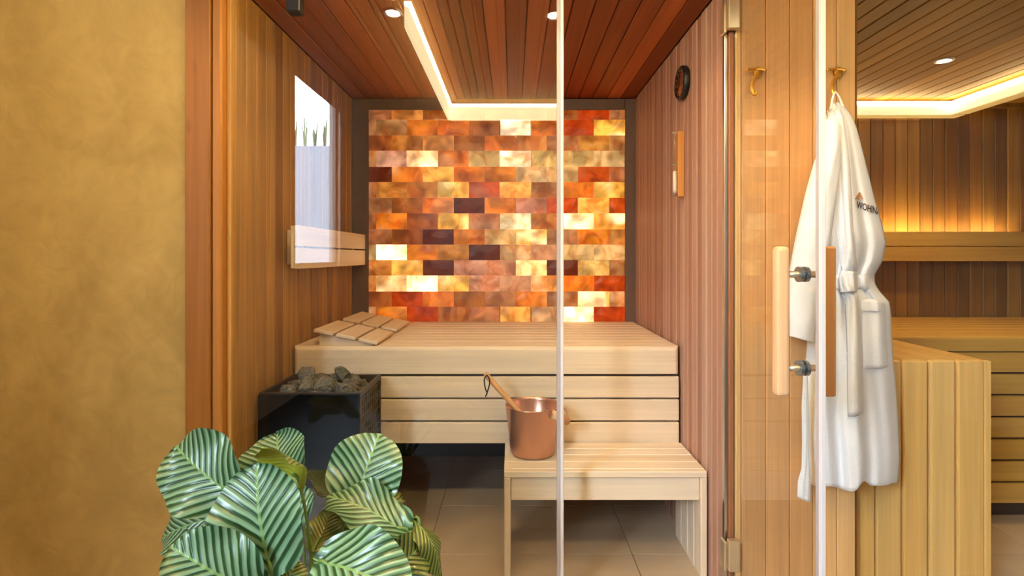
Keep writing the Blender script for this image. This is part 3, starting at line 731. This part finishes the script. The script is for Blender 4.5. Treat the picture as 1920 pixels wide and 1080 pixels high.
# ------------------------------------------------------------------ second room furniture
ZS, YF = 0.914, 2.60
rb = empty('corner_bench', (2.4, 3.0, 0), 'amber lit slatted bench along the back wall of the second room', 'bench')
o = link('front_board', nosing_me(XRR-1.30, 0.06, 0.076, 0.02), G_X, rb, ((XRR+1.295)/2, YF+0.03, ZS-0.038))
nb = 7; y0 = YF+0.063; wd = (YB-0.004-y0)/nb
for i in range(nb):
    box('seat_board', (1.30, y0+i*wd, ZS-0.026), (XRR-0.01, y0+(i+1)*wd-0.004, ZS), G_X, rb, 0.004)
for k in range(7):
    zt = 0.832-k*0.108
    box('riser_board', (1.83, YF, zt-0.098), (XRR-0.01, YF+0.024, zt), G_X, rb, 0.004, 2)
box('riser_back', (1.83, YF+0.03, 0.09), (XRR-0.01, YF+0.05, 0.86), W_DARK, rb, 0)
box('plinth', (1.83, YF+0.06, 0.0), (XRR-0.01, YF+0.09, 0.09), W_DARK, rb, 0)
sb = empty('side_bench', (1.55, 2.3, 0), 'pale side bench with upright board end behind the robe', 'bench')
ebs = [(1.284, 1.366), (1.372, 1.465), (1.478, 1.568), (1.583, 1.675), (1.687, 1.785), (1.787, 1.812)]
ebs = [(1.284, 1.372), (1.378, 1.472), (1.480, 1.572), (1.582, 1.676), (1.686, 1.786), (1.787, 1.812)]
for a, b in ebs: box('end_board', (a, 1.985, 0.0), (b, 2.007, ZS-0.001), G_Z, sb, 0.006 if b-a > 0.05 else 0.003, 2)
box('end_back', (1.284, 2.009, 0.0), (1.80, 2.022, ZS-0.03), plain('joint_tan', (120, 84, 44), 0.8), sb, 0)
for k in range(5):
    a = 1.284+k*0.1056
    box('seat_board', (a, 2.009, ZS-0.024), (a+0.101, YF-0.004, ZS), G_Y, sb, 0.004)
for k in range(7):
    zt = 0.832-k*0.108
    box('side_slat', (1.788, 2.012, zt-0.098), (1.81, YF-0.005, zt), G_Y, sb, 0.003)

rbk = empty('backrest', (2.4, 3.3, 1.28), 'two slat wooden backrest with glowing light behind in the second room', 'backrest')
box('slat', (1.31, 3.285, 1.372), (XRR-0.03, 3.31, 1.462), G_X, rbk, 0.003)
box('slat', (1.31, 3.285, 1.277), (XRR-0.03, 3.31, 1.367), G_X, rbk, 0.003)
for xx in (1.5, 2.4, 3.3): box('spacer', (xx, 3.311, 1.29), (xx+0.04, YB-0.002, 1.43), G_Z, rbk, 0.002)
box('shelf', (1.31, 3.311, 1.435), (XRR-0.03, 3.36, 1.450), G_X, rbk, 0)
box('led_strip', (1.6, 3.345, 1.4505), (3.22, 3.358, 1.456), emit('led_backrest', (1, 0.74, 0.32), 95), rbk, 0)

# ------------------------------------------------------------------ hooks and robe
def hook(px, label, d=1.9285):
    x = (px-CX)*1.93/F; 
    Z = lambda py: HC-(py-HY)*1.91/F
    t = empty('coat_hook', (x, 1.93, Z(150)), label, 'hook', 'brass hooks on the partition')
    b = Vector(t.location)
    def add(name, pts, r, n=10, flat=1.0):
        o = link(name, tube_me(smooth_pts(pts), r, n, name, flat=flat), M_BRASS, t); o.location = -b; return o
    px_ = lambda dx: x+dx*1.91/F
    yy = 1.93
    nb_ = 25
    Q = lambda dx, py, y: P(px+dx, py, y)
    add('hook_arm', [Q(2, 131, 1.917), Q(3, 139, 1.912), Q(-1, 147, 1.90), Q(-6, 156, 1.885), Q(-7, 166, 1.873), Q(-5, 175, 1.866), Q(-1, 177, 1.866), Q(1, 172, 1.868)], [0.0058]*8+[0.0065]*17+[0.0058]*32, 12)
    add('crossbar', [Q(-17, 131, 1.895), Q(-9, 130, 1.906), Q(1, 130, 1.916), Q(11, 130, 1.906), Q(19, 132, 1.895)], 0.0048, 10)
    o = link('wall_plate', revolve([(0.0, 0), (0.015, 0), (0.013, 0.010), (0.0, 0.012)], 24, 'plate'), M_BRASS, t, (px_(3), 1.9297, Z(133)), (PI/2, 0, 0)); o.scale = (1, 1.5, 1)
hook(1417, 'brass double coat hook hanging empty behind the door glass')
hook(1567, 'brass double coat hook carrying the white bathrobe')

DR = 1.905                                               # working depth of the robe front
Lf = [(190, 1560), (200, 1556), (215, 1548), (240, 1546), (270, 1543), (310, 1535), (370, 1523), (440, 1512), (500, 1512), (525, 1522), (545, 1522), (600, 1515), (640, 1513), (700, 1507), (760, 1503), (830, 1506), (880, 1512), (905, 1520), (925, 1540)]
Rt = [(190, 1576), (200, 1585), (215, 1596), (240, 1607), (270, 1615), (310, 1625), (370, 1640), (420, 1654), (455, 1662), (490, 1655), (515, 1640), (530, 1640), (545, 1648), (566, 1668), (590, 1671), (660, 1674), (720, 1680), (800, 1686), (860, 1688), (905, 1684), (925, 1674)]
Tk = [(190, 0.02), (220, 0.035), (300, 0.05), (450, 0.075), (520, 0.058), (545, 0.062), (650, 0.08), (925, 0.085)]
def body_y(s, py):
    t = interp(Tk, py)
    prof = max(0.0, math.sin(PI*min(max(s, 0), 1)))**0.55
    k = min(1, max(0, (py-200)/220)); 
    kb = min(1, max(0, (py-560)/300))
    waist = math.exp(-((py-530)/40)**2)
    f = 0.014*k*math.sin(2*PI*3.1*s+0.9+py*0.0035)+0.005*k*math.sin(2*PI*6.3*s+2.0-py*0.006)+0.010*kb*math.sin(2*PI*2.3*s-0.6)+0.004*waist*math.sin(2*PI*11*s)
    f += 0.006*mnoise.noise(Vector((s*4, py*0.012, 1.7)))
    return 1.905-t*prof-f*prof
def body_pt(px, py, off=0.0):
    l, r = interp(Lf, py), interp(Rt, py); s = (px-l)/(r-l)
    y = body_y(s, py)-off
    return Vector(((px-CX)*y/F, y, HC-(py-HY)*y/F))
def hem(s): return 905+17*math.sin(PI*min(1, max(0, s*1.08)))**0.7*(0.75+0.25*math.cos(2*PI*2*s))-14*math.exp(-((s-0.62)/0.06)**2)+8*max(0, s-0.75)*4*(1-s)*4*0.6
def robe_body():
    bm = bmesh.new(); NU, NV = 56, 84; fr = []; bk_ = []
    for j in range(NV+1):
        rowf, rowb = [], []
        for i in range(NU+1):
            s = i/NU; bot = hem(s); py = 192+(bot-192)*(j/NV)
            l, r = interp(Lf, min(py, 880)), interp(Rt, min(py, 880))
            px = l+(r-l)*s
            if py > 880:
                kx = (py-880)/45; px = px+(1600-px)*0.10*kx*kx
            yf = body_y(s, py); x = (px-CX)*DR/F; z = HC-(py-HY)*DR/F
            rowf.append(bm.verts.new(((px-CX)*yf/F, yf, HC-(py-HY)*yf/F)))
            rowb.append(bm.verts.new((x, min(1.922, 1.905+0.012*math.sin(PI*s)), z)) if 0 < i < NU else rowf[-1])
        fr.append(rowf); bk_.append(rowb)
    for j in range(NV):
        for i in range(NU):
            bm.faces.new((fr[j][i], fr[j][i+1], fr[j+1][i+1], fr[j+1][i]))
            q = [bk_[j][i], bk_[j+1][i], bk_[j+1][i+1], bk_[j][i+1]]
            bm.faces.new(q)
    for j in (0, NV):
        for i in range(NU):
            q = []
            for v in (fr[j][i], fr[j][i+1], bk_[j][i+1], bk_[j][i]):
                if v not in q: q.append(v)
            if len(q) > 2: bm.faces.new(q)
    return mesh_from(bm, 'robe_body', True)
robe = empty('bathrobe', (1.16, 1.9, 0.5), 'white terry bathrobe hanging from the right brass hook', 'bathrobe')
RB = Vector(robe.location)
def rp(name, me, mat=M_TERRY, label=None):
    o = link(name, me, mat, robe); o.location = -RB
    if label: o['label'] = label
    return o
rp('robe_body', robe_body())
def patch(rows, off, thick=0.006, n=10, m=24, puff=0.0, name='patch'):      # cloth strip that follows the robe front; rows = (py, pxL, pxR)
    bm = bmesh.new(); L_ = [(r[0], r[1]) for r in rows]; R_ = [(r[0], r[2]) for r in rows]
    a, b = rows[0][0], rows[-1][0]; top = []; bot = []
    for j in range(m+1):
        py = a+(b-a)*j/m; l, r = interp(L_, py), interp(R_, py); ta, ba = [], []
        for i in range(n+1):
            s = i/n; px = l+(r-l)*s
            ed = (min(s, 1-s)*2)**0.4*min(1, min(j, m-j)/1.5+0.25)
            p = body_pt(px, py, off+puff*math.sin(PI*s)); q = body_pt(px, py, -0.004)
            p.y = p.y*ed+(q.y-0.004)*(1-ed)
            ta.append(bm.verts.new(p)); ba.append(bm.verts.new(Vector((p.x, max(q.y, p.y+0.003), p.z))))
        top.append(ta); bot.append(ba)
    for j in range(m):
        for i in range(n):
            bm.faces.new((top[j][i], top[j][i+1], top[j+1][i+1], top[j+1][i])); bm.faces.new((bot[j][i], bot[j+1][i], bot[j+1][i+1], bot[j][i+1]))
    for j in range(m):
        bm.faces.new((top[j][0], top[j+1][0], bot[j+1][0], bot[j][0])); bm.faces.new((top[j][n], bot[j][n], bot[j+1][n], top[j+1][n]))
    for i in range(n):
        bm.faces.new((top[0][i], bot[0][i], bot[0][i+1], top[0][i+1])); bm.faces.new((top[m][i], top[m][i+1], bot[m][i+1], bot[m][i]))
    return mesh_from(bm, name, True)
def loft(rows, d, name, nu=26, seed=0, fold=0.006, slope=0.0):                # tube of cloth: rows = (py, pxL, pxR, thickness)
    bm = bmesh.new(); rings = []
    pys = [r[0] for r in rows]; a, b = pys[0], pys[-1]; M_ = 40
    for j in range(M_+1):
        py = a+(b-a)*j/M_; l = interp([(r[0], r[1]) for r in rows], py); r_ = interp([(r[0], r[2]) for r in rows], py); t = interp([(r[0], r[3]) for r in rows], py)
        ring = []
        for i in range(nu):
            th = 2*PI*i/nu; cx = math.cos(th); sy = math.sin(th)
            px = (l+r_)/2+(r_-l)/2*cx; f = fold*mnoise.noise(Vector((cx*2.2, sy*1.2+seed, py*0.013)))+fold*0.5*math.sin(cx*7+py*0.02+seed)
            pz = py+slope*(j/M_)**3*cx
            ring.append(bm.verts.new(((px-CX)*d/F, d-t*sy-f*max(0, sy), HC-(pz-HY)*d/F)))
        rings.append(ring)
    for r0, r1 in zip(rings, rings[1:]):
        for i in range(nu): bm.faces.new((r0[i], r0[(i+1) % nu], r1[(i+1) % nu], r1[i]))
    bm.faces.new(rings[0]); bm.faces.new(rings[-1][::-1])
    return mesh_from(bm, name, True)
slv = rp('sleeve', loft([(225, 1546, 1572, 0.02), (270, 1541, 1574, 0.03), (310, 1526, 1572, 0.036), (370, 1510, 1566, 0.04), (440, 1495, 1556, 0.045), (520, 1480, 1546, 0.046), (575, 1475, 1536, 0.045), (634, 1474, 1520, 0.042)], 1.835, 'sleeve', seed=2.0, slope=8))
cuf = rp('cuff', loft([(596, 1473.5, 1530, 0.047), (612, 1473, 1527, 0.047), (634, 1473.5, 1521, 0.046)], 1.835, 'cuff', seed=2.0, fold=0.004, slope=6))
cuf.parent = slv; cuf.location = (0, 0, 0)
rp('lapel', patch([(205, 1568, 1584), (260, 1572, 1593), (330, 1577, 1600), (420, 1583, 1603), (515, 1593, 1614)], 0.012, puff=0.006, name='lapel'))
rp('lapel', patch([(205, 1554, 1570), (260, 1555, 1578), (330, 1558, 1584), (420, 1566, 1590), (515, 1584, 1604)], 0.008, puff=0.005, name='lapel'))
rp('belt', patch([(515, 1523, 1640), (530, 1523, 1644), (544, 1523, 1643)], 0.012, n=40, m=8, puff=0.004, name='belt'))
rp('belt_knot', patch([(508, 1586, 1614), (525, 1582, 1618), (549, 1584, 1616)], 0.026, puff=0.012, name='knot'))
rp('belt_tail', patch([(540, 1590, 1614), (620, 1594, 1620), (700, 1596, 1624), (784, 1597, 1626)], 0.017, puff=0.004, name='belt_tail'))
rp('belt_tail', loft([(690, 1507, 1513, 0.006), (760, 1503, 1517, 0.006), (830, 1504, 1516, 0.006), (880, 1503, 1518, 0.006), (905, 1496, 1520, 0.007), (937, 1495, 1519, 0.006)], 1.80, 'tail', seed=5, fold=0.002, slope=5))
pk = rp('pocket', patch([(566, 1622, 1666), (580, 1620, 1669), (600, 1619, 1669), (640, 1619, 1671), (694, 1620, 1675)], 0.016, puff=0.008, name='pocket'))
pr = rp('pocket_hem', patch([(562, 1619, 1664), (572, 1618, 1669), (588, 1618, 1670)], 0.022, puff=0.009, m=8, name='pocket_hem'))
pr.parent = pk; pr.location = (0, 0, 0)
lp = smooth_pts([P(1558, 205, 1.862), P(1560, 190, 1.862), P(1564, 176, 1.862), P(1567, 174, 1.862), P(1573, 182, 1.862), P(1581, 200, 1.862)])
rp('hanging_loop', tube_me(lp, 0.0038, 8, 'loop'))
# stitched emblem and lettering on the chest
def surf(px, py): return body_pt(px, py, 0.003)
def flat_shape(poly, name, mat, label=None, off=0.003):
    bm = bmesh.new(); f = [bm.verts.new(body_pt(x, y, off)) for x, y in poly]; g = [bm.verts.new(v.co+Vector((0, 0.002, 0))) for v in f]
    bm.faces.new(f); bm.faces.new(g[::-1]); n = len(f)
    for i in range(n): bm.faces.new((f[i], g[i], g[(i+1) % n], f[(i+1) % n]))
    return rp(name, mesh_from(bm, name), mat, label)
M_EMB = plain('tan_thread', (186, 138, 96), 0.8); M_INK = plain('black_thread', (40, 34, 30), 0.8)
flat_shape([(1605, 369), (1612, 360), (1615, 363), (1618, 371), (1613, 370)], 'emblem', M_EMB, 'tan stitched mountain emblem', 0.006)
flat_shape([(1603, 372), (1609, 368), (1614, 370), (1619, 372), (1619, 373.5), (1611, 373)], 'emblem', M_EMB, 'tan stitched mountain emblem', 0.006)
fc = bpy.data.curves.new('lettering', 'FONT'); fc.body = 'WOHINA'; fc.size = 1; fc.shear = 0.1; fc.offset = 0.018
fo = bpy.data.objects.new('lettering_tmp', fc); C.objects.link(fo)
dg = bpy.context.evaluated_depsgraph_get(); tme = bpy.data.meshes.new_from_object(fo.evaluated_get(dg)); bpy.data.objects.remove(fo)
tw = max(v.co.x for v in tme.vertices); th = max(v.co.y for v in tme.vertices)
bm = bmesh.new(); bm.from_mesh(tme); bmesh.ops.subdivide_edges(bm, edges=[e for e in bm.edges if e.calc_length() > 0.3], cuts=2)
for v in bm.verts:
    u, h = v.co.x/tw, v.co.y/th
    px = 1606+u*45; py = 389+u*15-h*13
    l, r = interp(Lf, py), interp(Rt, py); px = min(px, r-1.5)
    v.co = body_pt(px, py, 0.006)
rp('lettering', mesh_from(bm, 'lettering'), M_INK, 'black stitched lettering')
sq = [body_pt(1608+t*30, 379+t*9+1.6*math.sin(t*26), 0.006) for t in [k/40 for k in range(41)]]
rp('script_stitch', tube_me(sq, 0.0007, 5, 'script'), M_EMB, 'thin tan stitched squiggle')

# ------------------------------------------------------------------ striped plant
PC = Vector(((565-CX)*1.36/F, 1.36, 0))
pl = empty('potted_calathea', tuple(PC), 'leafy green plant with silver striped round leaves before the glass', 'plant')
M_POT = plain('charcoal_pot', (70, 66, 62), 0.6)
link('pot', revolve([(0.0, 0.0), (0.11, 0.0), (0.115, 0.005), (0.15, 0.27), (0.155, 0.285), (0.145, 0.285), (0.138, 0.255), (0.0, 0.25)], 40, 'pot'), M_POT, pl, tuple(PC))
link('soil', revolve([(0.0, 0.262), (0.08, 0.260), (0.139, 0.256), (0.139, 0.25), (0.0, 0.25)], 24, 'soil'), plain('soil', (40, 30, 22), 1, bump=1, bscale=90), pl, tuple(PC))
def leaf(base, tip, half, hint, cup=0.12, bend=0.10, wave=0.012, mat=M_LEAF, seed=0, fold=0.0, stem=True, wpow=0.55):
    base, tip = Vector(base), Vector(tip); ax = tip-base; Ln = ax.length; ax.normalize()
    n = Vector(hint).normalized(); side = ax.cross(n).normalized(); n = side.cross(ax).normalized()
    bm = bmesh.new(); uvl = bm.loops.layers.uv.new('UVMap'); NU, NV = 22, 16; g = []; uvs = {}
    for i in range(NU+1):
        u = i/NU; wv = (max(0, 1-abs(2*u**0.92-1)**2.1))**wpow
        row = []
        for j in range(NV+1):
            v = j/NV*2-1
            x = v*half*wv
            y = u*Ln+0.07*Ln*(v*v)*(1-u)*-1.0*(1 if u < 0.5 else 0.4)
            z = cup*half*(abs(v)**1.6)*wv-fold*half*abs(v)*wv+bend*Ln*(-(2*u-1)**2+1)*0.9+wave*abs(v)**2*math.sin(u*11+seed*2.1+(1.3 if v > 0 else 0))
            vert = bm.verts.new(base+side*x+ax*y+n*z); row.append(vert); uvs[vert] = (u, (v*wv+1)/2)
        g.append(row)
    for i in range(NU):
        for j in range(NV):
            f = bm.faces.new((g[i][j], g[i][j+1], g[i+1][j+1], g[i+1][j]))
            for lo in f.loops: lo[uvl].uv = uvs[lo.vert]
    bm.normal_update()
    tot = sum((f.normal*f.calc_area() for f in bm.faces), Vector())
    if tot.dot(n) < 0: bmesh.ops.reverse_faces(bm, faces=bm.faces[:])
    bmesh.ops.remove_doubles(bm, verts=bm.verts[:], dist=1e-5)
    me = bpy.data.meshes.new('leaf'); bm.to_mesh(me); bm.free()
    for p in me.polygons: p.use_smooth = True
    o = link('leaf', me, mat, pl); o.location = -PC
    if stem:
        root = PC+Vector((random.uniform(-0.05, 0.05), random.uniform(-0.05, 0.05), 0.25))
        mid = root.lerp(base, 0.6)+Vector((0, 0, 0.03))-ax*0.02
        s = link('stalk', tube_me(smooth_pts([root, mid, base-ax*0.005, base+ax*0.03+n*bend*Ln*0.2], 5), 0.0042, 8, 'stalk'), M_STEM, pl); s.location = -PC
    return o
CAMN = Vector((0, -1, 0.35))
def LF(b, t, halfpx, hint, **k):
    d = (b[2]+t[2])/2
    return leaf(P(*b), P(*t), halfpx*d/F, hint, **k)
LF((509, 1072, 1.20), (482, 866, 1.26), 88, (-0.05, -1, 0.35), seed=1, cup=0.25, bend=0.10)                      # big centre leaf
LF((432, 926, 1.36), (330, 836, 1.42), 74, (-0.35, -1, 0.55), seed=2, cup=0.2, bend=0.08, wave=0.014)            # upper left
LF((665, 945, 1.42), (712, 812, 1.50), 70, (0.05, -1, 0.45), seed=3, cup=0.15, bend=0.06)                        # upper right
LF((532, 905, 1.50), (520, 812, 1.58), 56, (0, -1, 0.9), seed=4, cup=0.55, bend=0.14, wave=0.016)                # behind centre
LF((560, 905, 1.40), (490, 842, 1.34), 48, (0.15, 0.8, 0.6), seed=5, cup=-0.5, bend=0.22, mat=M_LEAF3)           # rolled young leaf
LF((760, 1000, 1.36), (612, 930, 1.40), 48, (0.1, -0.55, 1.0), seed=6, cup=0.2, bend=0.12, wave=0.022)           # flat wavy leaf right
LF((600, 1056, 1.18), (770, 1120, 1.10), 76, (0.25, -0.8, 0.9), seed=7, cup=0.2, bend=0.16)                      # bottom right front
LF((470, 1110, 1.16), (318, 1024, 1.14), 72, (-0.25, -0.85, 0.8), seed=8, cup=0.2, bend=0.10)                    # bottom left front
LF((412, 968, 1.42), (302, 1012, 1.44), 46, (-0.1, -0.9, 0.7), seed=9, cup=0.2, bend=0.14, wave=0.016)           # left lower
LF((470, 990, 1.46), (325, 935, 1.48), 44, (-0.1, -0.8, 0.8), seed=19, cup=0.2, bend=0.1)
LF((640, 960, 1.46), (570, 890, 1.52), 36, (0.3, 0.9, 0.3), seed=10, cup=0.3, bend=0.1, mat=M_LEAF2)             # brown underside
LF((590, 1030, 1.40), (620, 955, 1.46), 38, (0.2, 0.9, 0.3), seed=11, cup=0.2, mat=M_LEAF2)                      # plain green underside
LF((720, 1090, 1.30), (800, 1010, 1.36), 46, (0.35, -1, 0.5), seed=12, cup=0.1, bend=0.14, mat=M_LEAF2)          # right low
LF((775, 975, 1.38), (826, 1085, 1.34), 26, (0.9, -0.6, 0.5), seed=13, cup=-0.6, bend=0.2, mat=M_LEAF2)          # drooping far right
LF((690, 1020, 1.44), (752, 976, 1.48), 26, (0.1, -0.9, 0.6), seed=14, cup=0.1)
LF((520, 1130, 1.22), (560, 1050, 1.26), 40, (0.1, -0.8, 0.7), seed=15, cup=0.2, mat=M_LEAF2)
LF((640, 975, 1.5), (760, 940, 1.52), 40, (0.1, -0.6, 1), seed=16, cup=0.2, bend=0.1, mat=M_LEAF2)
LF((560, 985, 1.46), (520, 930, 1.5), 50, (0.0, -0.8, 0.8), seed=17, cup=0.2, bend=0.1)
